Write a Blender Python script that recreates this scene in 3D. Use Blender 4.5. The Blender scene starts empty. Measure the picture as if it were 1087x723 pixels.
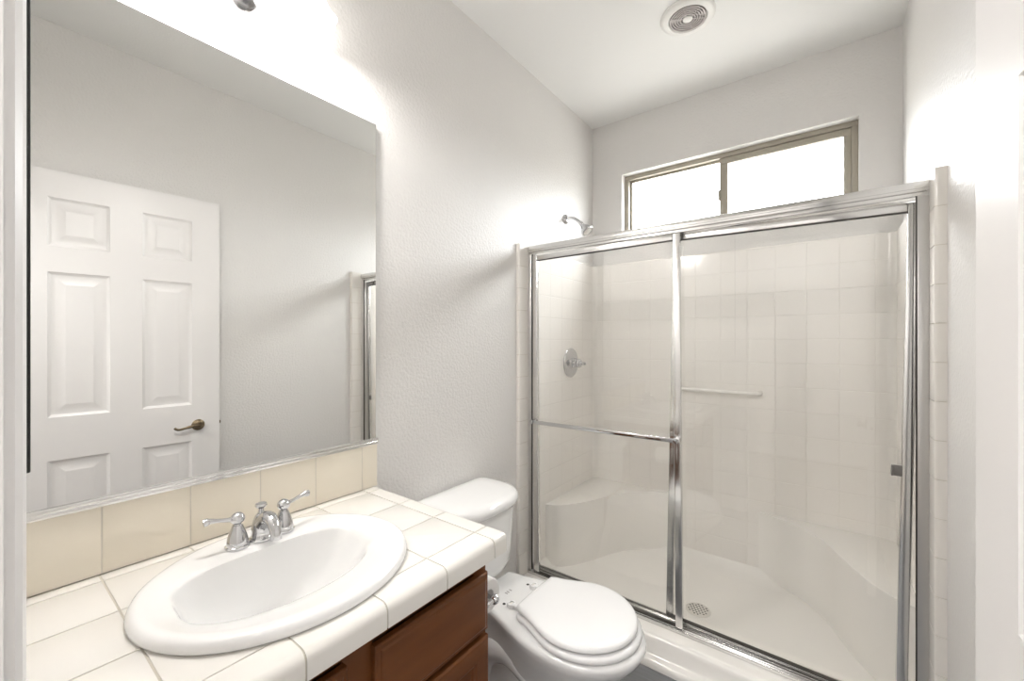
import bpy, bmesh, math
from mathutils import Vector, Matrix
PI = math.pi
sc = bpy.context.scene
COL = sc.collection

# ------------------------------------------------------------------ camera, world, lights, exposure
CZ = 1.30
cam_d = bpy.data.cameras.new('camera'); cam = bpy.data.objects.new('camera', cam_d); COL.objects.link(cam)
cam.location = (0, 0, CZ); cam.rotation_euler = (PI/2, 0, math.radians(37.1))
cam_d.sensor_width = 36; cam_d.lens = 441/1087*36; cam_d.shift_y = 0.5/1087; cam_d.clip_start = 0.01
sc.camera = cam

w = bpy.data.worlds.new('overcast_sky'); sc.world = w; w.use_nodes = True
bg = w.node_tree.nodes['Background']
bg.inputs[1].default_value = 37
_tc = w.node_tree.nodes.new('ShaderNodeTexCoord'); _sx = w.node_tree.nodes.new('ShaderNodeSeparateXYZ'); _rp = w.node_tree.nodes.new('ShaderNodeValToRGB')
_rp.color_ramp.elements[0].position = 0.0; _rp.color_ramp.elements[0].color = (0.20, 0.195, 0.185, 1)      # ground below the horizon
_rp.color_ramp.elements[1].position = 0.05; _rp.color_ramp.elements[1].color = (0.41, 0.415, 0.42, 1)      # overcast horizon
_e = _rp.color_ramp.elements.new(0.7); _e.color = (0.99, 0.99, 1.0, 1)                                        # brighter overhead
w.node_tree.links.new(_tc.outputs['Generated'], _sx.inputs[0]); w.node_tree.links.new(_sx.outputs['Z'], _rp.inputs['Fac']); w.node_tree.links.new(_rp.outputs['Color'], bg.inputs[0])

def light(name, kind, loc, power, color=(1, 1, 1), rot=(0, 0, 0), size=None, size_y=None, radius=None, portal=False):
    d = bpy.data.lights.new(name, kind); o = bpy.data.objects.new(name, d); COL.objects.link(o)
    o.location = loc; o.rotation_euler = rot; d.energy = power; d.color = color
    if kind == 'AREA':
        d.shape = 'RECTANGLE'; d.size = size; d.size_y = size_y or size
        if portal: d.cycles.is_portal = True
    elif radius: d.shadow_soft_size = radius
    return o
light('window_portal', 'AREA', (-0.46, 2.66, 2.15), 1, rot=(-PI/2, 0, 0), size=1.14, size_y=0.40, portal=True)
light('added_hallway_fill', 'AREA', (-0.15, -0.95, 2.66), 50, (1, 0.99, 0.985), size=1.1, size_y=0.9)  # unseen hallway fill, added to light the room through the doorway
BULB_W = 14.5

vs = sc.view_settings
vs.view_transform = 'Standard'; vs.look = 'None'; vs.gamma = 1; vs.exposure = 0.09; vs.use_curve_mapping = False
cy = sc.cycles
cy.max_bounces = 16; cy.diffuse_bounces = 8; cy.glossy_bounces = 8; cy.transmission_bounces = 8; cy.transparent_max_bounces = 24
cy.sample_clamp_indirect = 6; cy.caustics_reflective = True; cy.blur_glossy = 0.5; cy.caustics_refractive = False

# ------------------------------------------------------------------ materials
def mat(name, col, rough=0.5, metal=0.0, coat=0.0, bump=None, emis=None, spec=0.5):
    m = bpy.data.materials.new(name); m.use_nodes = True
    nt = m.node_tree; b = nt.nodes['Principled BSDF']
    b.inputs['Base Color'].default_value = (*col, 1); b.inputs['Roughness'].default_value = rough
    b.inputs['Metallic'].default_value = metal; b.inputs['Coat Weight'].default_value = coat
    b.inputs['Specular IOR Level'].default_value = spec
    if emis:
        b.inputs['Emission Color'].default_value = (*emis[0], 1); b.inputs['Emission Strength'].default_value = emis[1]
    if bump:
        scale, strength, dist = bump
        tc = nt.nodes.new('ShaderNodeTexCoord'); nz = nt.nodes.new('ShaderNodeTexNoise'); bp = nt.nodes.new('ShaderNodeBump')
        nz.inputs['Scale'].default_value = scale; nz.inputs['Detail'].default_value = 3
        bp.inputs['Strength'].default_value = strength; bp.inputs['Distance'].default_value = dist
        nt.links.new(tc.outputs['Object'], nz.inputs['Vector']); nt.links.new(nz.outputs['Fac'], bp.inputs['Height'])
        nt.links.new(bp.outputs['Normal'], b.inputs['Normal'])
    return m

def var_color(m, c1, c2, scale, stretch=(1, 1, 1), detail=4):
    nt = m.node_tree; b = nt.nodes['Principled BSDF']
    tc = nt.nodes.new('ShaderNodeTexCoord'); mp = nt.nodes.new('ShaderNodeMapping'); nz = nt.nodes.new('ShaderNodeTexNoise')
    rp = nt.nodes.new('ShaderNodeValToRGB')
    mp.inputs['Scale'].default_value = stretch; nz.inputs['Scale'].default_value = scale; nz.inputs['Detail'].default_value = detail
    rp.color_ramp.elements[0].position = 0.3; rp.color_ramp.elements[1].position = 0.7
    rp.color_ramp.elements[0].color = (*c1, 1); rp.color_ramp.elements[1].color = (*c2, 1)
    L = nt.links.new
    L(tc.outputs['Object'], mp.inputs['Vector']); L(mp.outputs['Vector'], nz.inputs['Vector'])
    L(nz.outputs['Fac'], rp.inputs['Fac']); L(rp.outputs['Color'], b.inputs['Base Color'])
    return m

M = {}
M['wall'] = mat('wall_paint', (0.705, 0.692, 0.676), 0.42, bump=(95, 0.55, 0.0045), spec=0.4)
M['ceiling'] = mat('ceiling_paint', (0.80, 0.80, 0.79), 0.7, bump=(110, 0.25, 0.003), spec=0.2)
M['trim'] = mat('white_trim_paint', (0.80, 0.79, 0.785), 0.3, spec=0.4)
M['door'] = mat('door_paint', (0.735, 0.722, 0.715), 0.33, bump=(420, 0.05, 0.001), spec=0.4)
M['chrome'] = mat('chrome', (0.62, 0.62, 0.63), 0.03, 1.0)
M['alum'] = mat('bright_aluminium', (0.76, 0.755, 0.745), 0.17, 1.0)
M['jamb'] = mat('satin_aluminium', (0.66, 0.65, 0.64), 0.33, 1.0)
M['finial'] = mat('grey_chrome', (0.42, 0.42, 0.43), 0.22, 1.0)
M['bronze'] = mat('antique_bronze', (0.20, 0.155, 0.10), 0.32, 1.0)
M['mirror'] = mat('silvered_mirror', (0.88, 0.886, 0.876), 0.0, 1.0)
M['black'] = mat('plain_black', (0.012, 0.012, 0.012), 0.5)
M['porcelain'] = mat('white_porcelain', (0.79, 0.79, 0.785), 0.08, coat=0.4)
M['seat'] = mat('white_seat_plastic', (0.82, 0.82, 0.82), 0.14)
M['acrylic'] = mat('white_pan_acrylic', (0.87, 0.85, 0.815), 0.16)
M['tile'] = var_color(mat('counter_tile', (0.8, 0.78, 0.74), 0.12), (0.725, 0.705, 0.668), (0.735, 0.718, 0.685), 6)
M['splash'] = var_color(mat('cream_splash_tile', (0.8, 0.74, 0.64), 0.10), (0.765, 0.705, 0.595), (0.785, 0.73, 0.625), 5)
M['bull'] = var_color(mat('shower_edge_tile', (0.8, 0.76, 0.70), 0.14), (0.75, 0.725, 0.68), (0.775, 0.75, 0.71), 5)
M['grout'] = mat('grout', (0.50, 0.47, 0.41), 0.9)
M['grout_pale'] = mat('pale_grout', (0.62, 0.58, 0.51), 0.9)
M['wood'] = var_color(mat('cherry_wood', (0.2, 0.06, 0.02), 0.38, spec=0.3), (0.105, 0.034, 0.009), (0.165, 0.058, 0.015), 14, (1, 0.12, 1))
M['wood_in'] = mat('cabinet_inside', (0.05, 0.016, 0.008), 0.6)
M['winframe'] = mat('taupe_window_frame', (0.34, 0.31, 0.255), 0.4)
M['plastic'] = mat('white_plastic', (0.80, 0.79, 0.77), 0.35)
M['grille'] = mat('grille_metal', (0.34, 0.31, 0.30), 0.45, 0.5)
M['dark'] = mat('dark_hole', (0.03, 0.03, 0.03), 0.7)
M['steel'] = mat('satin_steel', (0.74, 0.715, 0.67), 0.35, 0.1)
M['paper'] = mat('toilet_paper', (0.84, 0.83, 0.81), 0.95, bump=(300, 0.2, 0.001))
M['pull'] = mat('grey_pull', (0.22, 0.21, 0.20), 0.35, 0.6)
M['gasket'] = mat('dark_gasket', (0.04, 0.035, 0.03), 0.6)
M['shade'] = mat('lit_frosted_shade', (0.9, 0.88, 0.84), 0.3, emis=((1.0, 0.965, 0.93), 9.0))
M['bulb'] = mat('lit_bulb', (1, 1, 1), 0.3, emis=((1.0, 0.95, 0.88), 20.0))
M['carpet'] = mat('hall_carpet', (0.42, 0.38, 0.33), 0.95, bump=(300, 0.5, 0.004))

def glass_mat(name, tint, ior=1.5, boost=1.0):
    m = bpy.data.materials.new(name); m.use_nodes = True; nt = m.node_tree
    nt.nodes.clear(); N = nt.nodes.new; L = nt.links.new
    out = N('ShaderNodeOutputMaterial'); mix = N('ShaderNodeMixShader'); tr = N('ShaderNodeBsdfTransparent'); gl = N('ShaderNodeBsdfGlossy')
    fr = N('ShaderNodeFresnel'); mu = N('ShaderNodeMath'); mu.operation = 'MULTIPLY'; mu.use_clamp = True
    tr.inputs[0].default_value = (*tint, 1); gl.inputs['Roughness'].default_value = 0.0
    gl.inputs['Color'].default_value = (1, 1, 1, 1); fr.inputs[0].default_value = ior; mu.inputs[1].default_value = boost
    ge = N('ShaderNodeNewGeometry'); mr_ = N('ShaderNodeMapRange'); mr_.inputs['To Min'].default_value = ior; mr_.inputs['To Max'].default_value = 1/ior
    L(ge.outputs['Backfacing'], mr_.inputs['Value']); L(mr_.outputs[0], fr.inputs[0])
    L(fr.outputs[0], mu.inputs[0]); L(mu.outputs[0], mix.inputs[0]); L(tr.outputs[0], mix.inputs[1]); L(gl.outputs[0], mix.inputs[2])
    L(mix.outputs[0], out.inputs[0])
    return m
M['glass'] = glass_mat('shower_glass', (0.985, 0.985, 0.98))
M['winglass'] = glass_mat('window_glass', (0.97, 0.98, 0.98))

def tile_uv_mat(name, col, line, pitch, mortar, rough, bump_d):
    m = mat(name, col, rough); nt = m.node_tree; b = nt.nodes['Principled BSDF']; N = nt.nodes.new; L = nt.links.new
    uv = N('ShaderNodeUVMap'); uv.uv_map = 'UVMap'; br = N('ShaderNodeTexBrick'); bp = N('ShaderNodeBump')
    br.offset = 0; br.squash = 1
    br.inputs['Color1'].default_value = (*col, 1); br.inputs['Color2'].default_value = (*col, 1); br.inputs['Mortar'].default_value = (*line, 1)
    br.inputs['Scale'].default_value = 1; br.inputs['Mortar Size'].default_value = mortar; br.inputs['Mortar Smooth'].default_value = 0.6
    br.inputs['Brick Width'].default_value = pitch[0]; br.inputs['Row Height'].default_value = pitch[1]
    inv = N('ShaderNodeMath'); inv.operation = 'SUBTRACT'; inv.inputs[0].default_value = 1
    bp.inputs['Strength'].default_value = 0.6; bp.inputs['Distance'].default_value = bump_d
    L(uv.outputs[0], br.inputs['Vector']); L(br.outputs['Color'], b.inputs['Base Color'])
    L(br.outputs['Fac'], inv.inputs[1]); L(inv.outputs[0], bp.inputs['Height']); L(bp.outputs[0], b.inputs['Normal'])
    return m
M['surround'] = tile_uv_mat('moulded_tile_surround', (0.855, 0.83, 0.795), (0.825, 0.80, 0.762), (0.130, 0.122), 0.0028, 0.15, 0.0015)

def plank_mat():
    m = mat('grey_plank_floor', (0.3, 0.3, 0.32), 0.4); nt = m.node_tree; b = nt.nodes['Principled BSDF']; N = nt.nodes.new; L = nt.links.new
    tc = N('ShaderNodeTexCoord'); br = N('ShaderNodeTexBrick'); nz = N('ShaderNodeTexNoise'); mp = N('ShaderNodeMapping'); mx = N('ShaderNodeMixRGB')
    br.offset = 0.37; br.inputs['Scale'].default_value = 1; br.inputs['Brick Width'].default_value = 1.2; br.inputs['Row Height'].default_value = 0.15
    br.inputs['Mortar Size'].default_value = 0.0015
    br.inputs['Color1'].default_value = (0.22, 0.225, 0.24, 1); br.inputs['Color2'].default_value = (0.32, 0.325, 0.34, 1); br.inputs['Mortar'].default_value = (0.08, 0.08, 0.09, 1)
    mp.inputs['Scale'].default_value = (2, 30, 1); nz.inputs['Scale'].default_value = 3; nz.inputs['Detail'].default_value = 5
    mx.blend_type = 'MULTIPLY'; mx.inputs[0].default_value = 0.6
    L(tc.outputs['Object'], br.inputs['Vector']); L(tc.outputs['Object'], mp.inputs['Vector']); L(mp.outputs[0], nz.inputs['Vector'])
    L(br.outputs['Color'], mx.inputs[1]); L(nz.outputs['Fac'], mx.inputs[2]); L(mx.outputs[0], b.inputs['Base Color'])
    return m
M['floor'] = plank_mat()

# ------------------------------------------------------------------ mesh helpers
def merge(bm, src, mx=None):
    me = bpy.data.meshes.new('tmp'); src.to_mesh(me); src.free()
    if mx is not None: me.transform(mx)
    bm.from_mesh(me); bpy.data.meshes.remove(me)

def box(bm, x0, x1, y0, y1, z0, z1, bev=0.0, seg=2, sel=None, mx=None):
    t = bmesh.new(); bmesh.ops.create_cube(t, size=1)
    for v in t.verts:
        v.co = Vector(((x0+x1)/2 + v.co.x*(x1-x0), (y0+y1)/2 + v.co.y*(y1-y0), (z0+z1)/2 + v.co.z*(z1-z0)))
    if bev > 0:
        es = list(t.edges) if sel is None else [e for e in t.edges if sel((e.verts[0].co + e.verts[1].co)/2)]
        bmesh.ops.bevel(t, geom=es, offset=bev, segments=seg, profile=0.5, affect='EDGES', clamp_overlap=True)
    merge(bm, t, mx)

def loft(bm, rings, cap0=True, cap1=True, closed=True):
    V = [[bm.verts.new(p) for p in r] for r in rings]; n = len(V[0])
    for a, b in zip(V[:-1], V[1:]):
        for i in range(n if closed else n-1):
            j = (i+1) % n
            bm.faces.new((a[i], a[j], b[j], b[i]))
    if cap0: bm.faces.new(list(reversed(V[0])))
    if cap1: bm.faces.new(V[-1])
    return V

def axis_mx(origin, direction):
    d = Vector(direction).normalized(); q = Vector((0, 0, 1)).rotation_difference(d)
    return Matrix.Translation(Vector(origin)) @ q.to_matrix().to_4x4()

def lathe(bm, prof, origin=(0, 0, 0), direction=(0, 0, 1), n=32, cap0=True, cap1=True):
    mx = axis_mx(origin, direction)
    rings = [[mx @ Vector((max(r, 1e-4)*math.cos(2*PI*i/n), max(r, 1e-4)*math.sin(2*PI*i/n), z)) for i in range(n)] for r, z in prof]
    loft(bm, rings, cap0, cap1)

def tube(bm, pts, rad, n=16, flat=None):
    pts = [Vector(p) for p in pts]
    if not hasattr(rad, '__len__'): rad = [rad]*len(pts)
    t0 = (pts[1]-pts[0]).normalized(); up = Vector((0, 0, 1)) if abs(t0.z) < 0.9 else Vector((0, 1, 0))
    rings = []
    for i, p in enumerate(pts):
        t = (pts[min(i+1, len(pts)-1)] - pts[max(i-1, 0)]).normalized()
        a = up.cross(t).normalized(); b = t.cross(a).normalized(); up = b
        f = flat if flat else 1
        rings.append([p + a*(rad[i]*math.cos(2*PI*k/n)) + b*(rad[i]*f*math.sin(2*PI*k/n)) for k in range(n)])
    loft(bm, rings)

def smooth_path(pts, k=8):
    P = [Vector(p) for p in pts]; out = []
    for i in range(len(P)-1):
        p0 = P[max(i-1, 0)]; p1 = P[i]; p2 = P[i+1]; p3 = P[min(i+2, len(P)-1)]
        for j in range(k):
            t = j/k
            out.append(0.5*((2*p1) + (p2-p0)*t + (2*p0-5*p1+4*p2-p3)*t*t + (3*p1-p0-3*p2+p3)*t**3))
    out.append(P[-1]); return out

def prism(bm, poly, z0, z1, bev=0, seg=3, top_only=False):
    t = bmesh.new(); n = len(poly)
    a = [t.verts.new((x, y, z0)) for x, y in poly]; b = [t.verts.new((x, y, z1)) for x, y in poly]
    t.faces.new(list(reversed(a))); t.faces.new(b)
    for i in range(n): t.faces.new((a[i], a[(i+1) % n], b[(i+1) % n], b[i]))
    bmesh.ops.recalc_face_normals(t, faces=t.faces)
    if bev:
        es = [e for e in t.edges if abs(e.verts[0].co.z-e.verts[1].co.z) < 1e-6 and (not top_only or e.verts[0].co.z > (z0+z1)/2)]
        bmesh.ops.bevel(t, geom=es, offset=bev, segments=seg, profile=0.5, affect='EDGES', clamp_overlap=True)
    merge(bm, t)

def obj(name, bm, m, parent=None, ang=35, recalc=True, label=None):
    if recalc: bmesh.ops.recalc_face_normals(bm, faces=bm.faces)
    for f in bm.faces: f.smooth = True
    me = bpy.data.meshes.new(name); bm.to_mesh(me); bm.free()
    me.set_sharp_from_angle(angle=math.radians(ang))
    me.materials.append(M[m] if isinstance(m, str) else m)
    o = bpy.data.objects.new(name, me); COL.objects.link(o)
    if parent is not None:
        root = parent; base = Vector(parent.location)
        while root.parent is not None:
            root = root.parent; base += 0*base
        o.parent = parent
        o.matrix_parent_inverse = world_mx(parent).inverted()
    if label: o['label'] = label
    return o

def world_mx(o):
    m = Matrix.Translation(o.location) @ o.rotation_euler.to_matrix().to_4x4()
    if o.parent is not None: m = world_mx(o.parent) @ o.matrix_parent_inverse @ m
    return m

def tag(o, label, cat, group=None):
    o['label'] = label; o['category'] = cat
    if group: o['group'] = group
    return o
def thing(name, label, cat, loc, group=None):
    o = bpy.data.objects.new(name, None); COL.objects.link(o); o.location = loc; o.empty_display_size = 0.05
    return tag(o, label, cat, group)
def struct(o):
    o['kind'] = 'structure'; return o
def sbox(name, m, *a, **k):
    bm = bmesh.new(); box(bm, *a, **k); return struct(obj(name, bm, m))
B = bmesh.new

# ------------------------------------------------------------------ room shell
XL, XR, YB, YF, ZC = -1.25, 0.275, 2.55, 0.018, 2.72
sbox('floor', 'floor', XL-0.1, XR+0.1, -0.10, YB+0.1, -0.1, 0)
sbox('ceiling', 'ceiling', XL-0.1, XR+0.1, YF-0.123, YB+0.1, ZC, ZC+0.1)
sbox('wall_left', 'wall', XL-0.12, XL, YF-0.123, YB, 0, ZC)
sbox('wall_right', 'wall', XR, XR+0.12, YF, YB, 0, ZC)
# back wall with a deep window opening
WX0, WX1, WZ0, WZ1 = -1.045, 0.124, 1.945, 2.366
bm = B()
box(bm, XL-0.12, WX0, YB, YB+0.14, 0, ZC); box(bm, WX1, XR+0.12, YB, YB+0.14, 0, ZC)
box(bm, WX0, WX1, YB, YB+0.14, 0, WZ0); box(bm, WX0, WX1, YB, YB+0.14, WZ1, ZC)
struct(obj('wall_back', bm, 'wall'))
# front wall with the doorway the picture is taken from
DX0, DX1, DZ = -0.497, 0.235, 2.07
bm = B()
box(bm, XL, DX0, YF-0.123, YF, 0, ZC); box(bm, DX1, XR+0.12, YF-0.123, YF, 0, ZC); box(bm, DX0, DX1, YF-0.123, YF, DZ, ZC)
struct(obj('wall_front', bm, 'wall'))
# hallway beyond the doorway
sbox('floor_hallway', 'carpet', -2.2, 1.6, -2.0, -0.10, -0.1, 0.0)
sbox('ceiling_hallway', 'ceiling', -2.2, 1.6, -2.0, -0.105, ZC, ZC+0.1)
bm = B()
box(bm, -2.2, 1.6, -2.1, -2.0, 0, ZC); box(bm, -2.3, -2.2, -2.1, -0.105, 0, ZC); box(bm, 1.6, 1.7, -2.1, -0.105, 0, ZC)
box(bm, -2.2, XL, -0.205, -0.105, 0, ZC); box(bm, XR+0.12, 1.6, -0.205, -0.105, 0, ZC)
struct(obj('wall_hallway', bm, 'wall'))
# door casing: rounded profile, on the room side of the doorway, with the jamb lining
def casing_profile(x0, x1):           # x0 = opening side
    s = 1 if x1 > x0 else -1; wd = abs(x1-x0)
    return [(x0, YF), (x0, YF+0.006), (x0+s*0.004, YF+0.010), (x0+s*wd*0.25, YF+0.0105), (x0+s*wd*0.42, YF+0.0125), (x0+s*wd*0.6, YF+0.0140),
            (x0+s*wd*0.85, YF+0.0150), (x0+s*wd*0.95, YF+0.0145), (x1, YF+0.011), (x1, YF)]
bm = B()
P = casing_profile(-0.492, -0.556)
loft(bm, [[Vector((x, y, 0)) for x, y in P], [Vector((x, y, DZ+0.06)) for x, y in P]])
box(bm, DX0, DX0+0.014, YF-0.123, YF, 0, DZ); box(bm, DX1-0.014, DX1, YF-0.123, YF, 0, DZ); box(bm, DX0, DX1, YF-0.123, YF, DZ-0.014, DZ)
box(bm, -0.556, XR-0.004, YF, YF+0.014, DZ, DZ+0.06)
struct(obj('trim_1', bm, 'trim'))
# narrow black strip beside the casing, its nature unknown
bm = B(); box(bm, -0.5618, -0.5575, YF+0.004, YF+0.0181, 1.184, 2.30, 0.0012, 2)
t = tag(obj('black_strip', bm, 'black'), 'thin black strip running down between the white door casing and the mirror', 'strip')

# window: taupe sliding frame set back in the opening
win = struct(thing('window_1', 'wide taupe framed sliding window high above the shower', 'window', (-0.46, 2.60, WZ0)))
del win['category']
y0, y1 = YB+0.048, YB+0.10
bm = B(); f = 0.026
box(bm, WX0, WX1, y0, y1, WZ1-f, WZ1, 0.002); box(bm, WX0, WX1, y0, y1, WZ0, WZ0+f, 0.002)
box(bm, WX0, WX0+f, y0, y1, WZ0+f, WZ1-f, 0.002); box(bm, WX1-f, WX1, y0, y1, WZ0+f, WZ1-f, 0.002)
obj('window_frame', bm, 'winframe', win)
bm = B(); sx0, sx1 = -0.485, WX1-f; g = 0.030   # sliding sash on the right
ys0, ys1 = y0+0.004, y0+0.028
box(bm, sx0, sx1, ys0, ys1, WZ1-f-0.036, WZ1-f-0.003, 0.002); box(bm, sx0, sx1, ys0, ys1, WZ0+f, WZ0+f+g, 0.002)
box(bm, sx0, sx0+g+0.012, ys0, ys1, WZ0+f+g, WZ1-f-0.036, 0.002); box(bm, sx1-g, sx1-0.0003, ys0, ys1, WZ0+f+g, WZ1-f-0.036, 0.002)
sash = obj('sash', bm, 'winframe', win)
bm = B(); box(bm, sx0+g+0.012, sx1-g, ys0+0.010, ys0+0.014, WZ0+f+g, WZ1-f-0.036); obj('pane', bm, 'winglass', sash)
bm = B(); fx = 0.012
box(bm, WX0+f, sx0+0.02, y0+0.03, y0+0.046, WZ1-f-fx, WZ1-f, 0.001); box(bm, WX0+f, sx0+0.02, y0+0.03, y0+0.046, WZ0+f, WZ0+f+fx, 0.001)
box(bm, WX0+f, WX0+f+fx, y0+0.03, y0+0.046, WZ0+f+fx, WZ1-f-fx, 0.001)
fs = obj('fixed_light', bm, 'winframe', win)
bm = B(); box(bm, WX0+f+fx, sx0+0.02, y0+0.036, y0+0.040, WZ0+f+fx, WZ1-f-fx); obj('pane', bm, 'winglass', fs)
bm = B(); box(bm, sx0-0.006, sx0+0.004, ys0-0.006, ys0+0.004, 2.10, 2.16, 0.002); obj('latch', bm, 'winframe', win)

# open six panel door against the right wall
E0 = Vector((0.165, 0.845, 0)); H0 = Vector((0.2265, 0.036, 0))
dv = (H0-E0); DW = dv.length; dv.normalize(); nv = Vector((-dv.y, dv.x, 0))
if nv.x > 0: nv = -nv
DM = Matrix(((dv.x, nv.x, 0, E0.x), (dv.y, nv.y, 0, E0.y), (0, 0, 1, 0), (0, 0, 0, 1)))   # local: s from free edge, n towards room, z
DT = 0.035
def raised_panel(bm, s0, s1, z0, z1, side):
    rings = []
    for ins, dep in ((0, 0), (0.004, 0.0035), (0.012, 0.0075), (0.020, 0.0085), (0.026, 0.0085), (0.052, 0.003), (0.054, 0.0025)):
        yy = -dep if side > 0 else -DT+dep
        rings.append([Vector((s0+ins, yy, z0+ins)), Vector((s1-ins, yy, z0+ins)), Vector((s1-ins, yy, z1-ins)), Vector((s0+ins, yy, z1-ins))])
    loft(bm, rings, False, True)
zs = [(0.235, 0.777), (0.966, 1.602), (1.715, 1.928)]
ss = [(0.121, 0.316), (0.430, 0.626)]
bm = B()
scuts = [0, ss[0][0], ss[0][1], ss[1][0], ss[1][1], DW]; zcuts = [0.012] + [z for q in zs for z in q] + [2.045]
for side in (1, -1):
    yy = 0 if side > 0 else -DT
    for i in range(5):
        for j in range(7):
            if i in (1, 3) and j in (1, 3, 5): raised_panel(bm, scuts[i], scuts[i+1], zcuts[j], zcuts[j+1], side)
            else: bm.faces.new([bm.verts.new((s, yy, z)) for s, z in ((scuts[i], zcuts[j]), (scuts[i+1], zcuts[j]), (scuts[i+1], zcuts[j+1]), (scuts[i], zcuts[j+1]))])
for s in (0, DW):
    bm.faces.new([bm.verts.new(p) for p in ((s, 0, 0.012), (s, -DT, 0.012), (s, -DT, 2.045), (s, 0, 2.045))])
for z in (0.012, 2.045):
    bm.faces.new([bm.verts.new(p) for p in ((0, 0, z), (DW, 0, z), (DW, -DT, z), (0, -DT, z))])
bmesh.ops.remove_doubles(bm, verts=bm.verts, dist=1e-5)
bm.transform(DM)
door = thing('door_1', 'white six panel door standing open along the right wall', 'door', H0); struct(door); del door['category']
leaf = obj('door_leaf', bm, 'door', door, ang=12)
HZ = 0.858; hs = 0.095
dpt = lambda s, n, z: DM @ Vector((s, n, z))
bm = B(); lathe(bm, [(0.0, -0.001), (0.028, -0.001), (0.029, 0.003), (0.026, 0.006), (0.022, 0.008), (0.020, 0.010), (0.012, 0.012), (0.011, 0.03), (0.013, 0.036), (0.010, 0.041), (0, 0.042)], dpt(hs, 0, HZ), nv, 28, False, False)
hd = obj('door_handle', bm, 'bronze', door, label='antique bronze lever handle')
bm = B(); tube(bm, smooth_path([dpt(hs-0.006, 0.034, HZ), dpt(hs+0.02, 0.036, HZ+0.002), dpt(hs+0.06, 0.034, HZ-0.006), dpt(hs+0.085, 0.033, HZ-0.010), dpt(hs+0.098, 0.033, HZ-0.004), dpt(hs+0.103, 0.033, HZ+0.001)], 6), [0.008]+[0.0075]*10+[0.006]*20, 12)
obj('lever', bm, 'bronze', hd)
bm = B(); box(bm, -0.009, 0.001, -0.024, -0.012, HZ-0.008, HZ+0.008, 0.002, mx=DM); obj('latch_bolt', bm, 'bronze', door)
for z in (0.25, 1.02, 1.80):
    bm = B(); lathe(bm, [(0.0, 0), (0.006, 0), (0.006, 0.09), (0, 0.09)], dpt(DW+0.004, 0.0, z), (0, 0, 1), 12); obj('hinge', bm, 'bronze', door)

# tiled edging strips on the walls in front of the shower
def edge_strip(name, xw, sgn, y0, y1, ztop, th=0.018):
    bm = B(); xf = xw + sgn*th; z = ztop; p = 0.1125
    while z > 0.02:
        zb = max(0.0, z-p+0.0022)
        x0, x1 = sorted((xw, xf))
        box(bm, x0, x1, y0, y1, zb, z, 0.008, 3, sel=lambda c: abs(c.x-xf) < 1e-4 and abs(c.y-y0) < 1e-4)
        z -= p
    o = struct(obj(name, bm, 'bull'))
    bm = B(); x0, x1 = sorted((xw, xf-sgn*0.0025)); box(bm, x0, x1, y0+0.003, y1-0.001, 0, ztop-0.003); obj('grout', bm, 'grout_pale', o)
    return o
edge_strip('trim_2', XL, 1, 1.690, 1.772, 1.792)
edge_strip('trim_3', XR, -1, 1.690, 1.772, 1.80, 0.026)

# ------------------------------------------------------------------ shower stall: pan, moulded surround, corner seats
SXL, SXR, SYB, SY0, STOP = -1.238, 0.252, 2.538, 1.772, 1.797
stall = thing('shower_stall', 'white moulded shower stall with tile pattern walls and two corner seats', 'shower', (-0.49, 2.15, 0))
def u_path(r, inset=0.0, n=8):
    x0, x1, yb = SXL+inset, SXR-inset, SYB-inset
    pts = [(x0, SY0)]
    for k in range(n+1):
        a = PI - k/n*PI/2; pts.append((x0+r+r*math.cos(a), yb-r+r*math.sin(a)))
    for k in range(n+1):
        a = PI/2 - k/n*PI/2; pts.append((x1-r+r*math.cos(a), yb-r+r*math.sin(a)))
    pts.append((x1, SY0)); return pts
bm = B(); uvl = bm.loops.layers.uv.new('UVMap'); path = u_path(0.035)
d = [0]
for a, b in zip(path[:-1], path[1:]): d.append(d[-1] + math.hypot(b[0]-a[0], b[1]-a[1]))
zb, zt = 0.05, STOP
for i in range(len(path)-1):
    a, b = path[i], path[i+1]
    f = bm.faces.new([bm.verts.new(p) for p in ((a[0], a[1], zb), (b[0], b[1], zb), (b[0], b[1], zt-0.006), (a[0], a[1], zt-0.006))])
    for l, (u, v) in zip(f.loops, ((d[i], zb-zt), (d[i+1], zb-zt), (d[i+1], -0.006), (d[i], -0.006))): l[uvl].uv = (u+0.04, v+0.0012)
outer = u_path(0.025, -0.0115)
inn2 = u_path(0.035, -0.006)
for i in range(len(path)-1):       # rounded top ledge back to the drywall
    a, b, c, e = path[i], path[i+1], outer[i+1], outer[i]; m1, m2 = inn2[i+1], inn2[i]
    for q in (((*a, zt-0.006), (*b, zt-0.006), (*m1, zt), (*m2, zt)), ((*m2, zt), (*m1, zt), (*c, zt), (*e, zt))):
        f = bm.faces.new([bm.verts.new(p) for p in q])
        for l in f.loops: l[uvl].uv = (0.06, -0.06)
bmesh.ops.remove_doubles(bm, verts=bm.verts, dist=1e-5)
obj('surround', bm, 'surround', stall, ang=40)
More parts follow.
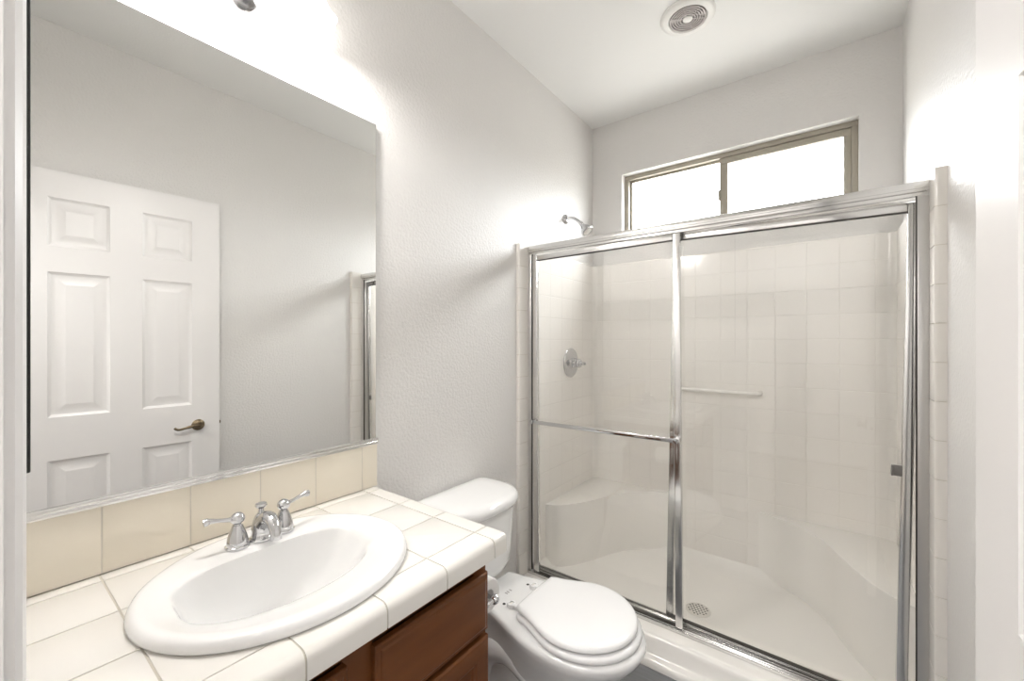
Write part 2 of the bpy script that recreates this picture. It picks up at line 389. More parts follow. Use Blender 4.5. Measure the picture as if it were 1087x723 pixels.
# pan floor, coved to the walls and dished to the drain
DRX, DRY = -0.478, 2.074
bm = B(); nx, ny = 44, 24; PX0, PX1, PY0, PY1 = SXL+0.001, SXR-0.001, 1.80, SYB-0.001; G = []
for j in range(ny+1):
    row = []
    for i in range(nx+1):
        x = PX0+(PX1-PX0)*i/nx; y = PY0+(PY1-PY0)*j/ny
        e = min(x-PX0, PX1-x, y-PY0, PY1-y); cove = max(0, 1-e/0.06)**2*0.05
        rr = math.hypot(x-DRX, y-DRY); row.append(bm.verts.new((x, y, 0.040+0.022*min(rr, 0.8)+cove)))
    G.append(row)
for j in range(ny):
    for i in range(nx): bm.faces.new((G[j][i], G[j][i+1], G[j+1][i+1], G[j+1][i]))
obj('shower_pan', bm, 'acrylic', stall)
# curb, swept profile along x
bm = B()
prof = [(1.648, 0), (1.648, 0.012), (1.652, 0.022), (1.660, 0.030), (1.672, 0.034), (1.680, 0.042), (1.690, 0.078), (1.694, 0.090), (1.702, 0.099), (1.714, 0.103), (1.83, 0.103), (1.838, 0.098), (1.845, 0.06), (1.845, 0)]
loft(bm, [[Vector((x, y, z)) for y, z in prof] for x in (SXL-0.011, -0.7, 0.0, SXR+0.022)])
obj('curb', bm, 'acrylic', stall)
def corner_seat(mir):
    base = [(-1.2385, 1.945), (-1.185, 1.972), (-1.13, 2.03), (-1.075, 2.125), (-1.03, 2.225), (-0.985, 2.325), (-0.92, 2.415), (-0.83, 2.485), (-0.735, 2.525), (-0.70, 2.5385)]
    P = [(p.x, p.y) for p in smooth_path([Vector((x, y, 0)) for x, y in base], 4)] + [(-1.2385, 2.5385)]
    if mir: P = [(SXL+SXR-x, y) for x, y in reversed(P)]
    bm = B(); prism(bm, P, 0.045, 0.396, 0.018, 5, True)
    return obj('corner_seat', bm, 'acrylic', stall, ang=50)
corner_seat(False); corner_seat(True)
bm = B()   # moulded towel bar on the back wall
tube(bm, smooth_path([(-0.70, 2.537, 1.024), (-0.69, 2.515, 1.024), (-0.66, 2.503, 1.024), (-0.50, 2.503, 1.024), (-0.31, 2.503, 1.024), (-0.285, 2.515, 1.024), (-0.275, 2.537, 1.024)], 5), 0.0105, 14)
obj('towel_bar', bm, 'acrylic', stall)
# drain
bm = B(); z = 0.0405
lathe(bm, [(0.0, z), (0.054, z), (0.054, z+0.003), (0.050, z+0.0055), (0.0, z+0.0055)], (DRX, DRY, 0), n=36)
dr = obj('drain', bm, 'steel', stall, label='round perforated steel drain cover')
bm = B(); z += 0.0056
for i in range(-3, 4):
    for j in range(-3, 4):
        x, y = (i+0.5*(j % 2))*0.0150, j*0.0130
        if math.hypot(x, y) < 0.040: lathe(bm, [(0.0, z), (0.0040, z), (0.0040, z+0.0003), (0, z+0.0003)], (DRX+x, DRY+y, 0), n=10)
obj('drain_holes', bm, 'dark', dr)

# ------------------------------------------------------------------ shower enclosure frame and sliding doors
fr = thing('shower_door_frame', 'bright aluminium frame of header, track and jambs around the shower doors', 'shower frame', (-0.49, 1.79, 0.103))
FX0, FX1 = -1.231, 0.245
bm = B()
box(bm, FX0-0.004, FX1+0.004, 1.762, 1.826, 1.757, 1.789, 0.003); box(bm, FX0, FX1, 1.768, 1.822, 1.745, 1.757, 0.001)
box(bm, FX0-0.004, FX1+0.004, 1.759, 1.763, 1.766, 1.780, 0.0015)
obj('header', bm, 'alum', fr)
for x0, x1, x2, x3 in ((FX0-0.005, FX0+0.019, FX0-0.005, FX0+0.006), (FX1-0.022, FX1+0.004, FX1-0.006, FX1+0.004)):
    bm = B(); box(bm, x0, x1, 1.766, 1.790, 0.104, 1.745, 0.002); box(bm, x2, x3, 1.790, 1.824, 0.104, 1.745)
    obj('jamb', bm, 'jamb', fr)
for x, y in ((FX0+0.021, 1.770), (FX1-0.0235, 1.770)):
    bm = B(); box(bm, x-0.0014, x+0.0014, 1.768, 1.776, 0.124, 1.745); obj('jamb_seal', bm, 'gasket', fr)
bm = B()
box(bm, FX0, FX1, 1.760, 1.828, 0.1035, 0.108, 0.001); box(bm, FX0, FX1, 1.760, 1.764, 0.108, 0.118, 0.001)
box(bm, FX0, FX1, 1.789, 1.793, 0.108, 0.120, 0.001); box(bm, FX0, FX1, 1.820, 1.828, 0.108, 0.130, 0.002)
obj('track', bm, 'alum', fr)

def sliding_door(name, label, x0, x1, yc, tilt, z0, z1, handle):
    e = thing(name, label, 'shower door', ((x0+x1)/2, yc, z0), None)
    mx = Matrix.Translation(((x0+x1)/2, yc, z1)) @ Matrix.Rotation(tilt, 4, 'Y') @ Matrix.Translation((-(x0+x1)/2, -yc, -z1))
    sw, t = 0.029, 0.0085
    bm = B(); box(bm, x0+sw-0.006, x1-sw+0.006, yc-0.0025, yc+0.0025, z0+0.010, z1-0.022, mx=mx); obj('glass_pane', bm, 'glass', e)
    for a, b in ((x0, x0+sw), (x1-sw, x1)):
        bm = B(); box(bm, a, b, yc-t, yc+t, z0, z1, 0.003, 3, mx=mx); obj('stile', bm, 'alum', e)
    bm = B(); box(bm, x0+sw, x1-sw, yc-t, yc+t, z1-0.027, z1, 0.002, mx=mx); obj('top_rail', bm, 'alum', e)
    bm = B(); box(bm, x0+sw, x1-sw, yc-t+0.0006, yc+t-0.0006, z1-0.0295, z1-0.027, mx=mx); obj('top_seal', bm, 'gasket', e)
    bm = B(); box(bm, x0+sw, x1-sw, yc-t, yc+t, z0, z0+0.009, 0.001, mx=mx); obj('bottom_rail', bm, 'alum', e)
    bm = B(); box(bm, x0+sw, x1-sw, yc-t+0.001, yc+t-0.001, z0+0.009, z0+0.013, mx=mx); obj('bottom_seal', bm, 'gasket', e)
    return e, mx
dA, mA = sliding_door('sliding_shower_door', 'left glass shower door with the chrome towel bar across it', FX0+0.023, -0.478, 1.777, -0.007, 0.112, 1.742, None)
dB, mB = sliding_door('sliding_shower_door', 'right glass shower door hanging slightly crooked with a small grey pull', -0.512, FX1-0.010, 1.806, 0.019, 0.124, 1.742, None)
bz = 0.893; by = 1.738
bm = B(); box(bm, FX0+0.030, -0.483, by-0.004, by+0.004, bz-0.009, bz+0.009, 0.003, 3, mx=mA); tb = obj('towel_bar', bm, 'chrome', dA)
for a in (FX0+0.024, -0.503):
    bm = B(); box(bm, a, a+0.024, by+0.004, 1.7685, bz-0.009, bz+0.009, 0.002, mx=mA)
    lathe(bm, [(0, 0), (0.010, 0), (0.011, 0.003), (0.008, 0.007), (0, 0.008)], mA @ Vector((a+0.012, by-0.003, bz)), (0, -1, 0), 16)
    obj('bracket', bm, 'chrome', tb)
hx = FX1-0.010-0.030
bm = B(); box(bm, hx-0.020, hx+0.004, 1.790, 1.7975, 0.877, 0.912, 0.002, mx=mB); box(bm, hx-0.024, hx-0.018, 1.784, 1.7975, 0.877, 0.912, 0.002, mx=mB)
obj('finger_pull', bm, 'pull', dB)

# shower valve and shower head on the left wall
vx, vy, vz = SXL, 2.225, 1.168
val = thing('shower_valve', 'round chrome shower valve with a lever knob on the left shower wall', 'shower valve', (vx, vy, vz))
bm = B(); lathe(bm, [(0.088, 0), (0.088, 0.003), (0.084, 0.007), (0.070, 0.011), (0.050, 0.013), (0.038, 0.016), (0.030, 0.022), (0, 0.022)], (vx+0.0005, vy, vz), (1, 0, 0), 48, True, False); obj('escutcheon', bm, 'chrome', val)
bm = B(); lathe(bm, [(0, 0.020), (0.026, 0.020), (0.027, 0.026), (0.020, 0.030), (0.018, 0.042), (0.024, 0.046), (0.027, 0.054), (0.026, 0.064), (0.020, 0.072), (0.012, 0.076), (0.009, 0.082), (0.0105, 0.090), (0.011, 0.096), (0.007, 0.102), (0, 0.103)], (vx, vy, vz), (1, 0, -0.03), 28, False, False)
for k in range(4):
    a = PI/4+k*PI/2; c = Vector((vx+0.028, vy+0.026*math.cos(a), vz+0.026*math.sin(a))); lathe(bm, [(0, -0.008), (0.007, -0.006), (0.009, 0), (0.007, 0.006), (0, 0.008)], c, (0, math.cos(a), math.sin(a)), 12, False, False)
obj('handle', bm, 'chrome', val)
ax, ay, az = XL, 2.183, 2.030
sh = thing('wall_shower', 'chrome shower head on a short bent arm above the stall', 'shower head', (ax, ay, az))
bm = B(); lathe(bm, [(0.030, 0), (0.030, 0.003), (0.026, 0.010), (0.014, 0.016), (0, 0.016)], (ax+0.0005, ay, az), (1, 0, 0), 28, True, False); obj('flange', bm, 'chrome', sh)
bm = B(); tube(bm, smooth_path([(ax+0.005, ay, az), (ax+0.035, ay, az+0.004), (ax+0.065, ay, az-0.008), (ax+0.095, ay, az-0.032), (ax+0.106, ay, az-0.042)], 6), 0.0095, 14); obj('arm', bm, 'chrome', sh)
bm = B(); hd_ = Vector((0.62, 0.0, -0.78))
lathe(bm, [(0, -0.004), (0.012, -0.002), (0.0135, 0.008), (0.011, 0.016), (0.013, 0.022), (0.018, 0.032), (0.029, 0.050), (0.035, 0.062), (0.036, 0.072), (0.033, 0.075), (0.026, 0.073), (0.0, 0.072)], (ax+0.102, ay, az-0.038), hd_, 32, False, False); hh = obj('head', bm, 'chrome', sh)
bm = B(); o_ = Vector((ax+0.102, ay, az-0.038))+hd_.normalized()*0.0735; lathe(bm, [(0, 0), (0.025, 0), (0.025, 0.0012), (0.012, 0.0012), (0.011, 0.004), (0, 0.004)], o_, hd_, 24, True, False); obj('spray_face', bm, 'steel', hh)

# ------------------------------------------------------------------ vanity cabinet
CY0, CY1, CXF = YF+0.002, 0.834, -0.719
cab = thing('vanity_cabinet', 'cherry wood vanity cabinet under the tiled sink counter', 'cabinet', (-0.98, 0.43, 0))
bm = B()
box(bm, XL+0.001, CXF, CY1-0.018, CY1, 0.0, 0.752); box(bm, XL+0.001, CXF, CY0, CY0+0.018, 0.0, 0.752)
box(bm, XL+0.001, CXF, CY0+0.018, CY1-0.018, 0.10, 0.118); box(bm, CXF-0.075, CXF-0.06, CY0+0.018, CY1-0.018, 0, 0.10)
obj('carcass', bm, 'wood', cab)
bm = B(); d0 = CXF-0.019
for (a, b, c, e) in ((CY0+0.018, 0.09, 0.10, 0.752), (0.425, 0.49, 0.10, 0.752), (0.79, CY1-0.018, 0.10, 0.752), (0.09, 0.425, 0.705, 0.752), (0.49, 0.79, 0.705, 0.752), (0.09, 0.425, 0.53, 0.56), (0.49, 0.79, 0.53, 0.56), (0.09, 0.425, 0.10, 0.14), (0.49, 0.79, 0.10, 0.14)):
    box(bm, d0, CXF, a, b, c, e)
obj('face_frame', bm, 'wood', cab)
bm = B(); box(bm, d0-0.004, d0-0.001, CY0+0.018, CY1-0.018, 0.118, 0.752); obj('inner_panel', bm, 'wood_in', cab)
def drawer_front(y0, y1, z0, z1):
    bm = B(); x = CXF+0.0005; rings = []
    for ins, h in ((0, 0), (0, 0.013), (0.003, 0.0165), (0.010, 0.0175), (0.013, 0.0195), (0.016, 0.0205)):
        rings.append([Vector((x+h, y0+ins, z0+ins)), Vector((x+h, y1-ins, z0+ins)), Vector((x+h, y1-ins, z1-ins)), Vector((x+h, y0+ins, z1-ins))])
    loft(bm, rings); return obj('drawer_front', bm, 'wood', cab, ang=15)
def cab_door(y0, y1, z0, z1):
    bm = B(); x = CXF+0.0005; rings = []
    for ins, h in ((0, 0), (0, 0.015), (0.004, 0.019), (0.008, 0.020), (0.046, 0.020), (0.050, 0.016), (0.055, 0.0145), (0.058, 0.010), (0.07, 0.010)):
        rings.append([Vector((x+h, y0+ins, z0+ins)), Vector((x+h, y1-ins, z0+ins)), Vector((x+h, y1-ins, z1-ins)), Vector((x+h, y0+ins, z1-ins))])
    loft(bm, rings); return obj('cabinet_door', bm, 'wood', cab, ang=15)
drawer_front(0.487, 0.826, 0.551, 0.700); drawer_front(0.09, 0.428, 0.551, 0.700)
cab_door(0.487, 0.826, 0.115, 0.537); cab_door(0.09, 0.428, 0.115, 0.537)

# ------------------------------------------------------------------ tiled countertop with sink cutout
ct = thing('countertop', 'cream ceramic tiled countertop with rounded edge tiles on the wood cabinet', 'countertop', (-0.96, 0.44, 0.752))
ZT = 0.80; SKX, SKY, SA, SB = -0.938, 0.428, 0.262, 0.236
def cut(o, rx, ry):
    bm = B(); n = 72; lathe(bm, [(1, 0.6), (1, 0.9)], n=n)
    for v in bm.verts: v.co = Vector((SKX+v.co.x*rx, SKY+v.co.y*ry, v.co.z))
    me = bpy.data.meshes.new('cutter'); bmesh.ops.recalc_face_normals(bm, faces=bm.faces); bm.to_mesh(me); bm.free(); c = bpy.data.objects.new('cutter', me); COL.objects.link(c)
    md = o.modifiers.new('hole', 'BOOLEAN'); md.object = c; md.operation = 'DIFFERENCE'; md.solver = 'EXACT'
    bpy.context.view_layer.update(); dg = bpy.context.evaluated_depsgraph_get()
    new = bpy.data.meshes.new_from_object(o.evaluated_get(dg)); o.modifiers.clear(); o.data = new
    bpy.data.objects.remove(c); bpy.data.meshes.remove(me)
bm = B()
xs = [XL+0.012, -1.203, -1.046, -0.889, -0.732]; ys = [YF+0.002, 0.019+0.0, 0.176, 0.332, 0.487, 0.643, 0.806]
ys = [YF+0.003, 0.176, 0.332, 0.487, 0.643, 0.806]; g = 0.0016
for a, b in zip(xs[:-1], xs[1:]):
    for c, e in zip(ys[:-1], ys[1:]): box(bm, a+g, b-g, c+g, e-g, 0.789, ZT, 0.0014, 2, sel=lambda q: q.z > 0.7985)
    box(bm, a+g, b-g, 0.806+g, 0.864, 0.753, ZT, 0.014, 4, sel=lambda q: q.z > 0.7985 and q.y > 0.8635)
for c, e in zip(ys[:-1], ys[1:]):
    box(bm, -0.732+g, -0.664, c+g, e-g, 0.753, ZT, 0.017, 5, sel=lambda q: q.z > 0.7985 and q.x > -0.6645)
box(bm, -0.732+g, -0.664, 0.806+g, 0.864, 0.753, ZT, 0.014, 5, sel=lambda q: (q.z > 0.7985 and (q.x > -0.6645 or q.y > 0.8635)) or (q.x > -0.6645 and q.y > 0.8635))
tiles = obj('tile_surface', bm, 'tile', ct); cut(tiles, SB-0.02, SA-0.02)
bm = B()
box(bm, XL+0.001, -0.6665, YF+0.002, 0.8615, 0.7535, 0.7982, 0.016, 5, sel=lambda q: (q.z > 0.798 and (q.x > -0.668 or q.y > 0.861)) or (q.x > -0.668 and q.y > 0.861))
bed = obj('grout_bed', bm, 'grout', ct); cut(bed, SB-0.02, SA-0.02)

# backsplash: row of square cream tiles along the wall
bs = thing('backsplash', 'row of cream wall tiles between the counter and the mirror', 'backsplash', (XL, 0.44, ZT))
bm = B(); ysp = [YF+0.003, 0.180, 0.336, 0.493, 0.648, 0.806, 0.865]
for c, e in zip(ysp[:-1], ysp[1:]):
    box(bm, XL+0.002, XL+0.0125, c+0.0009, e-0.0009, ZT+0.0015, 0.945, 0.0016, 2, sel=lambda q: q.x > XL+0.0124)
obj('wall_tiles', bm, 'splash', bs)
bm = B(); box(bm, XL+0.0005, XL+0.0115, YF+0.003, 0.863, ZT+0.0005, 0.944); obj('grout', bm, 'grout_pale', bs)

# mirror, frameless, in a bright bottom channel
mr = thing('wall_mirror', 'large frameless mirror over the sink in a bright metal bottom channel', 'mirror', (XL, 0.44, 0.948))
bm = B(); box(bm, XL+0.006, XL+0.012, YF+0.004, 0.860, 0.957, 2.047, 0.0012, 1, sel=lambda q: q.x > XL+0.0119); obj('mirror_glass', bm, 'mirror', mr)
bm = B(); box(bm, XL+0.0005, XL+0.006, YF+0.006, 0.858, 0.957, 2.045); obj('backing', bm, 'dark', mr)
bm = B(); box(bm, XL+0.0005, XL+0.0185, YF+0.003, 0.866, 0.9455, 0.9575, 0.003, 3); box(bm, XL+0.0135, XL+0.0175, YF+0.003, 0.866, 0.955, 0.966, 0.0015); obj('bottom_channel', bm, 'alum', mr)

# ------------------------------------------------------------------ sink
NS = 96
sink = thing('sink', 'oval white porcelain drop-in sink set in the tiled counter', 'sink', (SKX, SKY, ZT))
def ell(sx, z, dx=0.0):
    return [Vector((SKX+dx+SB*sx*math.cos(2*PI*i/NS), SKY+SA*sx*math.sin(2*PI*i/NS), z)) for i in range(NS)]
def basin(cx, bx, ay_, nf, nb, z):
    r = []
    for i in range(NS):
        a = 2*PI*i/NS; c, s = math.cos(a), math.sin(a); n = nf if c > 0 else nb
        r.append(Vector((cx+bx*math.copysign(abs(c)**(2/n), c), SKY+0.004+ay_*math.copysign(abs(s)**(2/n), s), z)))
    return r
def lerp(A, Bq, t, z=None):
    out = [a.lerp(b, t) for a, b in zip(A, Bq)]
    if z is not None:
        for p in out: p.z = z
    return out
drop = basin(-0.933, 0.112, 0.190, 2.1, 3.6, 0.81)
for p in drop: p.y -= 0.010
for p in drop: p.z = 0.8175 - 0.020*(p.x+1.045)/0.224
crest = ell(0.935, 0.8235)
bot = basin(-0.968, 0.048, 0.085, 2.2, 2.6, 0.672)
for p in bot: p.y -= 0.032
rings = [ell(0.90, 0.8005), ell(0.985, 0.8005), ell(1.0, 0.805), ell(1.0, 0.811), ell(0.987, 0.8185), ell(0.965, 0.8225), crest]
for t, dz in ((0.2, 0.001), (0.45, 0.0012), (0.7, 0.0012), (0.9, 0.0006)):
    r_ = lerp(crest, drop, t)
    for p in r_: p.z += dz
    rings.append(r_)
for t, dz in ((0.0, 0.001), (0.035, 0.005), (0.08, 0.013), (0.14, 0.026), (0.24, 0.046), (0.36, 0.068), (0.50, 0.089), (0.66, 0.106), (0.82, 0.117), (1.0, 0.124)):
    r_ = lerp(drop, bot, t)
    for p, q in zip(r_, drop): p.z = q.z*(1-t)+0.806*t - dz*(1.0 if t < 0.999 else 1.07)
    rings.append(r_)
rings.append([Vector((-0.968+(p.x+0.968)*0.4, SKY-0.03+(p.y-SKY+0.03)*0.4, 0.6715)) for p in bot])
bm = B(); loft(bm, rings, False, True)
obj('basin', bm, 'porcelain', sink, ang=60, recalc=True)
bm = B(); lathe(bm, [(0, 0), (0.024, 0), (0.024, 0.002), (0.020, 0.003), (0.018, 0.001), (0, 0.002)], (-0.968, SKY-0.03, 0.6713), n=28); obj('drain', bm, 'chrome', sink)

# faucet
fc = thing('faucet', 'chrome two handle faucet with a short arched spout on the sink rim', 'faucet', (-1.094, 0.438, 0.8235))
FZ = 0.8205; FXc = -1.093
def bell(bm, x, y, s=1.0, h=0.052):
    lathe(bm, [(0, 0), (0.0245*s, 0), (0.0255*s, 0.003), (0.0250*s, 0.006), (0.0225*s, 0.008), (0.0225*s, 0.011), (0.0215*s, 0.016), (0.0195*s, 0.026), (0.0165*s, 0.036), (0.013*s, 0.045), (0.0105*s, h)], (x, y, FZ), n=32, cap1=True)
for sgn, y in ((-1, 0.386), (1, 0.489)):
    bm = B(); bell(bm, FXc, y); h = obj('handle', bm, 'chrome', fc)
    bm = B(); lathe(bm, [(0, 0.050), (0.0085, 0.051), (0.008, 0.055), (0.0135, 0.060), (0.0155, 0.066), (0.0145, 0.072), (0.010, 0.077), (0.005, 0.080), (0, 0.081)], (FXc, y, FZ), n=24, cap0=False, cap1=False)
    lv = smooth_path([(FXc, y+sgn*0.006, FZ+0.067), (FXc-0.001, y+sgn*0.020, FZ+0.069), (FXc-0.003, y+sgn*0.038, FZ+0.073), (FXc-0.005, y+sgn*0.055, FZ+0.076), (FXc-0.006, y+sgn*0.066, FZ+0.075)], 6)
    n_ = len(lv); tube(bm, lv, [0.0072-0.0030*math.sin(PI*min(1, i/(n_-1)*1.25)) + (0.0012 if i > n_*0.75 else 0) if i < n_-1 else 0.003 for i in range(n_)], 12)
    obj('lever', bm, 'chrome', h)
bm = B(); y = 0.438
lathe(bm, [(0, 0), (0.0265, 0), (0.0275, 0.003), (0.027, 0.006), (0.024, 0.009), (0.0225, 0.012), (0.022, 0.020), (0.021, 0.034), (0.018, 0.048), (0.014, 0.058), (0.010, 0.063), (0, 0.063)], (FXc, y, FZ), n=32)
sp = smooth_path([(FXc-0.006, y, FZ+0.022), (FXc+0.010, y, FZ+0.044), (FXc+0.034, y, FZ+0.059), (FXc+0.058, y, FZ+0.055), (FXc+0.074, y, FZ+0.038), (FXc+0.078, y, FZ+0.020)], 6)
n_ = len(sp); tube(bm, sp, [0.0205-0.0085*min(1, i/(n_-1)*1.3) for i in range(n_)], 18)
obj('spout', bm, 'chrome', fc)
bm = B(); lathe(bm, [(0, 0.062), (0.0075, 0.062), (0.006, 0.068), (0.0055, 0.073), (0.011, 0.076), (0.0135, 0.080), (0.012, 0.085), (0.006, 0.088), (0, 0.0885)], (FXc-0.004, y, FZ), n=24, cap0=False, cap1=False); obj('lift_knob', bm, 'chrome', fc)

# ------------------------------------------------------------------ toilet
TY = 1.207
wc = thing('toilet', 'white two piece toilet with closed lid between the vanity and shower', 'toilet', (-0.8, TY, 0))
def egg(xb, xf, xw, wd, wb, z, nf=24, nb=10, nk=5, p=1.0):
    R = []
    for k in range(nf+1):
        a = -PI/2+PI*k/nf; R.append(Vector((xw+(xf-xw)*math.cos(a), TY+wd*math.sin(a), z)))
    side = []
    for k in range(1, nb+1):
        s = k/nb; rr = wb+(wd-wb)*(0.5+0.5*math.cos(PI*s)); x = xw+(xb-xw)*s
        side.append((x, rr))
    side[-1] = (xb, wb*0.93); side[-2] = (side[-2][0], side[-2][1])
    for x, rr in side: R.append(Vector((x, TY+rr, z)))
    for k in range(1, nk): R.append(Vector((xb-0.004*math.sin(PI*k/nk), TY+wb*0.93*(1-2*k/nk), z)))
    for x, rr in reversed(side): R.append(Vector((x, TY-rr, z)))
    return R
bm = B()
rings = [egg(-1.08, -0.600, -0.80, 0.128, 0.118, 0.0), egg(-1.08, -0.600, -0.80, 0.128, 0.118, 0.018), egg(-1.07, -0.612, -0.80, 0.117, 0.110, 0.030),
         egg(-1.06, -0.618, -0.80, 0.110, 0.100, 0.08), egg(-1.05, -0.608, -0.78, 0.108, 0.092, 0.15), egg(-1.04, -0.575, -0.75, 0.118, 0.086, 0.20),
         egg(-1.03, -0.525, -0.71, 0.135, 0.082, 0.25), egg(-1.02, -0.475, -0.68, 0.160, 0.090, 0.30), egg(-1.01, -0.440, -0.665, 0.178, 0.102, 0.345),
         egg(-1.01, -0.428, -0.66, 0.186, 0.112, 0.368), egg(-1.01, -0.430, -0.66, 0.185, 0.113, 0.378), egg(-1.006, -0.438, -0.66, 0.178, 0.108, 0.3845), egg(-1.0, -0.450, -0.66, 0.168, 0.10, 0.386)]
loft(bm, rings)
obj('bowl', bm, 'porcelain', wc, ang=60)
# side trapway bulge: part of the pedestal
bm = B()
for sg in (1, -1):
    pts = smooth_path([(-0.70, TY+sg*0.070, 0.15), (-0.78, TY+sg*0.076, 0.215), (-0.87, TY+sg*0.074, 0.24), (-0.95, TY+sg*0.070, 0.20), (-0.97, TY+sg*0.070, 0.12), (-0.95, TY+sg*0.074, 0.05)], 7)
    tube(bm, pts, 0.047, 20)
obj('trapway', bm, 'porcelain', wc, ang=60)
# tank
def dshape(xb, xf, xc, wd, z, n=40, p=2.7, r=0.03):
    R = []       # front: bulged superellipse from corner to corner; back straight
    for k in range(n+1):
        a = -PI/2+PI*k/n; c, s = math.cos(a), math.sin(a)
        R.append(Vector((xc+(xf-xc)*abs(c)**(2/2.4), TY+wd*math.copysign(abs(s)**(2/p), s), z)))
    for k in range(1, 6):
        a = PI/2*k/5; R.append(Vector((xc+(xb-xc)*(0.6+0.4*math.sin(a)) if k else xc, TY+wd-r*(1-math.cos(a)), z)))
    for k in range(5, 0, -1):
        a = PI/2*k/5; R.append(Vector((xc+(xb-xc)*(0.6+0.4*math.sin(a)), TY-wd+r*(1-math.cos(a)), z)))
    return R
bm = B()
rings = [dshape(-1.20, -1.04, -1.12, 0.110, 0.3865), dshape(-1.212, -1.015, -1.12, 0.138, 0.394), dshape(-1.222, -0.996, -1.12, 0.154, 0.412), dshape(-1.228, -0.986, -1.12, 0.164, 0.442),
         dshape(-1.230, -0.982, -1.12, 0.172, 0.50), dshape(-1.232, -0.982, -1.12, 0.183, 0.60), dshape(-1.232, -0.984, -1.12, 0.187, 0.645), dshape(-1.228, -0.99, -1.12, 0.183, 0.652)]
loft(bm, rings); obj('tank', bm, 'porcelain', wc, ang=60)
bm = B()
rings = [dshape(-1.228, -0.984, -1.12, 0.190, 0.653), dshape(-1.236, -0.968, -1.12, 0.202, 0.656), dshape(-1.238, -0.963, -1.12, 0.206, 0.664), dshape(-1.238, -0.962, -1.12, 0.207, 0.675), dshape(-1.236, -0.966, -1.12, 0.204, 0.687),
         dshape(-1.230, -0.977, -1.12, 0.196, 0.695), dshape(-1.218, -0.998, -1.12, 0.178, 0.6995), dshape(-1.19, -1.04, -1.12, 0.13, 0.7025), dshape(-1.15, -1.09, -1.12, 0.05, 0.7035)]
loft(bm, rings); obj('tank_lid', bm, 'porcelain', wc, ang=60)
# seat ring and lid
bm = B()
def S(o, z): return egg(-0.812+o, -0.443-o, -0.625, 0.176-o, 0.120-o, z)
def SI(o, z): return egg(-0.775-o, -0.500+o, -0.640, 0.112+o, 0.085+o, z)
seat_rings = [S(0.014, 0.3885), S(0.003, 0.3890), S(0.0, 0.392), S(0.0, 0.400), S(0.003, 0.405), S(0.010, 0.4075), SI(0.012, 0.4075), SI(0.004, 0.404), SI(0.0, 0.396), SI(0.004, 0.3872)]
loft(bm, seat_rings + [seat_rings[0]], False, False); bmesh.ops.remove_doubles(bm, verts=bm.verts, dist=1e-5)
obj('seat', bm, 'seat', wc, ang=50)
bm = B()
def Lr(o, z): return egg(-0.815+o, -0.455-o, -0.63, 0.171-o, 0.116-o, z)
loft(bm, [Lr(0.022, 0.4145), Lr(0.004, 0.4145), Lr(0.0, 0.4175), Lr(0.0, 0.422), Lr(0.003, 0.4285), Lr(0.009, 0.4315), Lr(0.022, 0.4328), Lr(0.06, 0.4348), Lr(0.10, 0.4355)])
obj('seat_cover', bm, 'seat', wc, ang=50)
for y in (TY-0.068, TY+0.068):
    bm = B(); lathe(bm, [(0, 0), (0.017, 0), (0.017, 0.008), (0.014, 0.013), (0.009, 0.014), (0.008, 0.010), (0, 0.010)], (-0.862, y, 0.386), n=20); box(bm, -0.862, -0.806, y-0.009, y+0.009, 0.387, 0.399, 0.003)
    hg = obj('seat_hinge', bm, 'seat', wc)
    bm = B(); lathe(bm, [(0, 0), (0.0065, 0), (0.0065, 0.002), (0, 0.002)], (-0.862, y, 0.3962), n=12); obj('screw', bm, 'steel', hg)
    bm = B(); lathe(bm, [(0, 0), (0.0055, 0), (0.0055, 0.0012), (0, 0.0012)], (-0.893, y+(0.004 if y > TY else -0.004), 0.3855), n=12); obj('bolt_hole', bm, 'dark', wc)
bm = B()
for dy in (-0.016, -0.006, 0.008): box(bm, -0.930, -0.918, TY-0.005+dy, TY-0.001+dy, 0.3858, 0.3866)
obj('deck_marks', bm, 'grille', wc)

# ------------------------------------------------------------------ toilet paper on the cabinet side
hx0, hx1, hy, hz = -0.875, -0.735, 0.892, 0.582
hol = thing('paper_holder', 'chrome toilet paper holder on the side of the wood cabinet', 'paper holder', (-0.805, CY1, hz))
for x in (hx0, hx1):
    bm = B(); lathe(bm, [(0, 0), (0.018, 0), (0.018, 0.004), (0.011, 0.008), (0.007, 0.012), (0.007, 0.046), (0, 0.046)], (x, CY1+0.0005, hz), (0, 1, 0), 20)
    lathe(bm, [(0, -0.013), (0.007, -0.012), (0.0125, -0.006), (0.0135, 0), (0.0125, 0.006), (0.007, 0.012), (0, 0.013)], (x, hy, hz), (1, 0, 0), 20, False, False); obj('post', bm, 'chrome', hol)
bm = B(); tube(bm, [(hx0+0.01, hy, hz), (hx1-0.01, hy, hz)], 0.006, 12); obj('rod', bm, 'chrome', hol)
bm = B(); rr = [(0.019, 0), (0.044, 0), (0.047, 0.003), (0.047, 0.097), (0.044, 0.1), (0.019, 0.1)]
lathe(bm, rr + [rr[0]], (-0.855, hy, hz), (1, 0, 0), 40, False, False); bmesh.ops.remove_doubles(bm, verts=bm.verts, dist=1e-5)
tag(obj('toilet_paper_roll', bm, 'paper'), 'white toilet paper roll on the holder beside the cabinet', 'toilet paper')

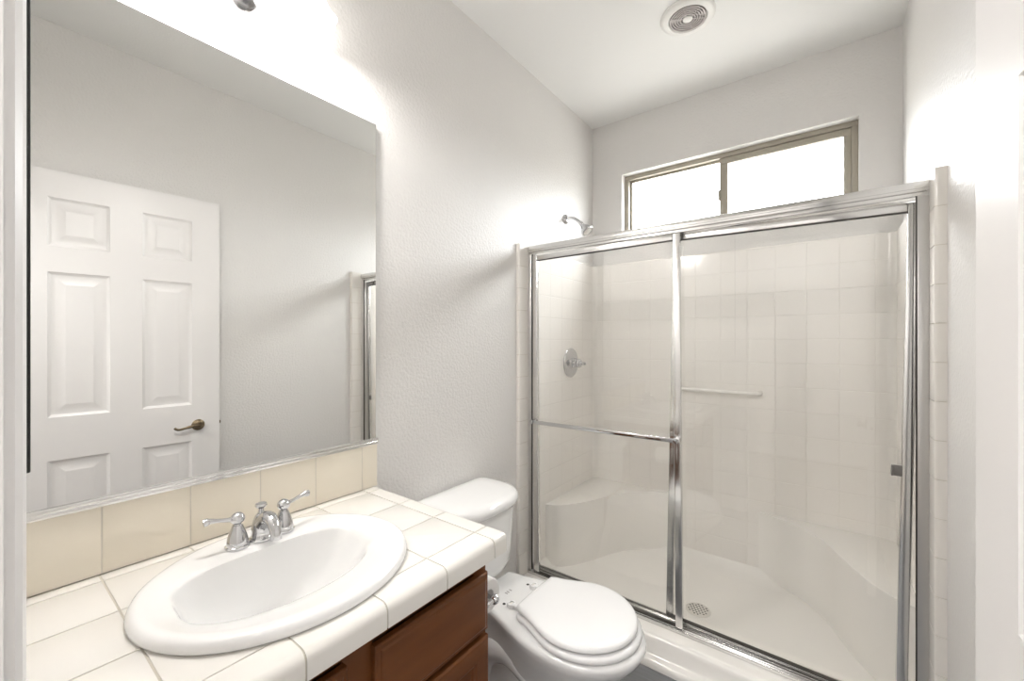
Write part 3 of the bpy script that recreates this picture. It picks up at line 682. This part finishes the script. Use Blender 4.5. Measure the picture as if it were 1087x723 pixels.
# ------------------------------------------------------------------ vanity light over the mirror
vl = thing('vanity_light', 'two lamp vanity light with glowing bell shades above the mirror', 'wall light', (XL, 0.43, 2.266))
bm = B(); lathe(bm, [(0.065, 0), (0.065, 0.006), (0.058, 0.014), (0.036, 0.020), (0.020, 0.026), (0.013, 0.04), (0.012, 0.105), (0, 0.105)], (XL+0.0005, 0.43, 2.266), (1, 0, 0), 40, True, False); obj('canopy', bm, 'chrome', vl)
LX = -1.14
bm = B(); tube(bm, smooth_path([(LX, 0.562, 2.310), (LX, 0.535, 2.326), (LX, 0.48, 2.29), (LX, 0.43, 2.266), (LX, 0.38, 2.29), (LX, 0.316, 2.326), (LX, 0.289, 2.310)], 6), 0.008, 12); obj('arm', bm, 'chrome', vl)
bm = B()
pf = [(0, 0.110), (0.010, 0.110), (0.010, 0.045)] + [((0.036 + (0.0016 if k % 3 == 0 else 0))*math.sin(math.radians(18+k*9)), 0.036*math.cos(math.radians(18+k*9))) for k in range(18)] + [(0, -0.036)]
lathe(bm, pf, (LX, 0.414, 2.1455), n=40, cap0=False, cap1=False)
obj('finial', bm, 'finial', vl)
for y in (0.562, 0.289):
    bm = B()
    n = 48; prof = [(r, z+0.026) for r, z in ((0.022, 2.285), (0.030, 2.282), (0.040, 2.268), (0.047, 2.245), (0.053, 2.220), (0.062, 2.197), (0.075, 2.176), (0.084, 2.166))]
    mk = lambda r, z, k: [Vector((LX+(r*(1+k*0.05*math.cos(8*2*PI*i/n)))*math.cos(2*PI*i/n), y+(r*(1+k*0.05*math.cos(8*2*PI*i/n)))*math.sin(2*PI*i/n), z)) for i in range(n)]
    outer_ = [mk(r, z, max(0, (2.266-z)/0.08)) for r, z in prof]; inner_ = [mk(r-0.003, z-0.001, max(0, (2.266-z)/0.08)) for r, z in reversed(prof)]
    loft(bm, outer_+inner_, True, False); sd = obj('shade', bm, 'shade', vl)
    bm = B(); lathe(bm, [(0, 2.284), (0.012, 2.284), (0.013, 2.262), (0.026, 2.235), (0.028, 2.22), (0.020, 2.203), (0, 2.198)], (LX, y, 0.026), n=24, cap0=False, cap1=False); obj('bulb', bm, 'bulb', sd)
    light('vanity_lamp', 'POINT', (LX, y, 2.200), BULB_W, (1, 0.965, 0.94), radius=0.03)

# ------------------------------------------------------------------ round ceiling exhaust vent
ev = thing('ceiling_vent', 'round white ceiling vent with a ringed metal centre grille', 'vent', (-0.483, 1.912, ZC))
EX, EY = -0.483, 1.912
bm = B(); lathe(bm, [(0.112, 0), (0.112, 0.004), (0.108, 0.009), (0.095, 0.013), (0.082, 0.015), (0.078, 0.012), (0.076, 0.002), (0, 0.002)], (EX, EY, ZC-0.0004), (0, 0, -1), 56, True, False); obj('cover', bm, 'plastic', ev)
bm = B(); lathe(bm, [(0.0, 0.003), (0.0755, 0.003), (0.0755, 0.006), (0, 0.006)], (EX, EY, ZC), (0, 0, -1), 40); gb = obj('grille', bm, 'grille', ev)
bm = B()
for r in (0.030, 0.040, 0.050, 0.060, 0.070): lathe(bm, [(r-0.0028, 0.006), (r-0.002, 0.014), (r+0.002, 0.014), (r+0.0028, 0.006), (r-0.0028, 0.006)], (EX, EY, ZC), (0, 0, -1), 48, False, False)
for k in range(6):
    a = k*PI/3; box(bm, 0.018, 0.073, -0.002, 0.002, 0.006, 0.012, mx=axis_mx((EX, EY, ZC), (0, 0, -1)) @ Matrix.Rotation(a, 4, 'Z'))
obj('rings', bm, 'grille', gb)
bm = B(); lathe(bm, [(0, 0.006), (0.020, 0.006), (0.020, 0.015), (0.015, 0.018), (0, 0.018)], (EX, EY, ZC), (0, 0, -1), 28); obj('hub', bm, 'plastic', gb)
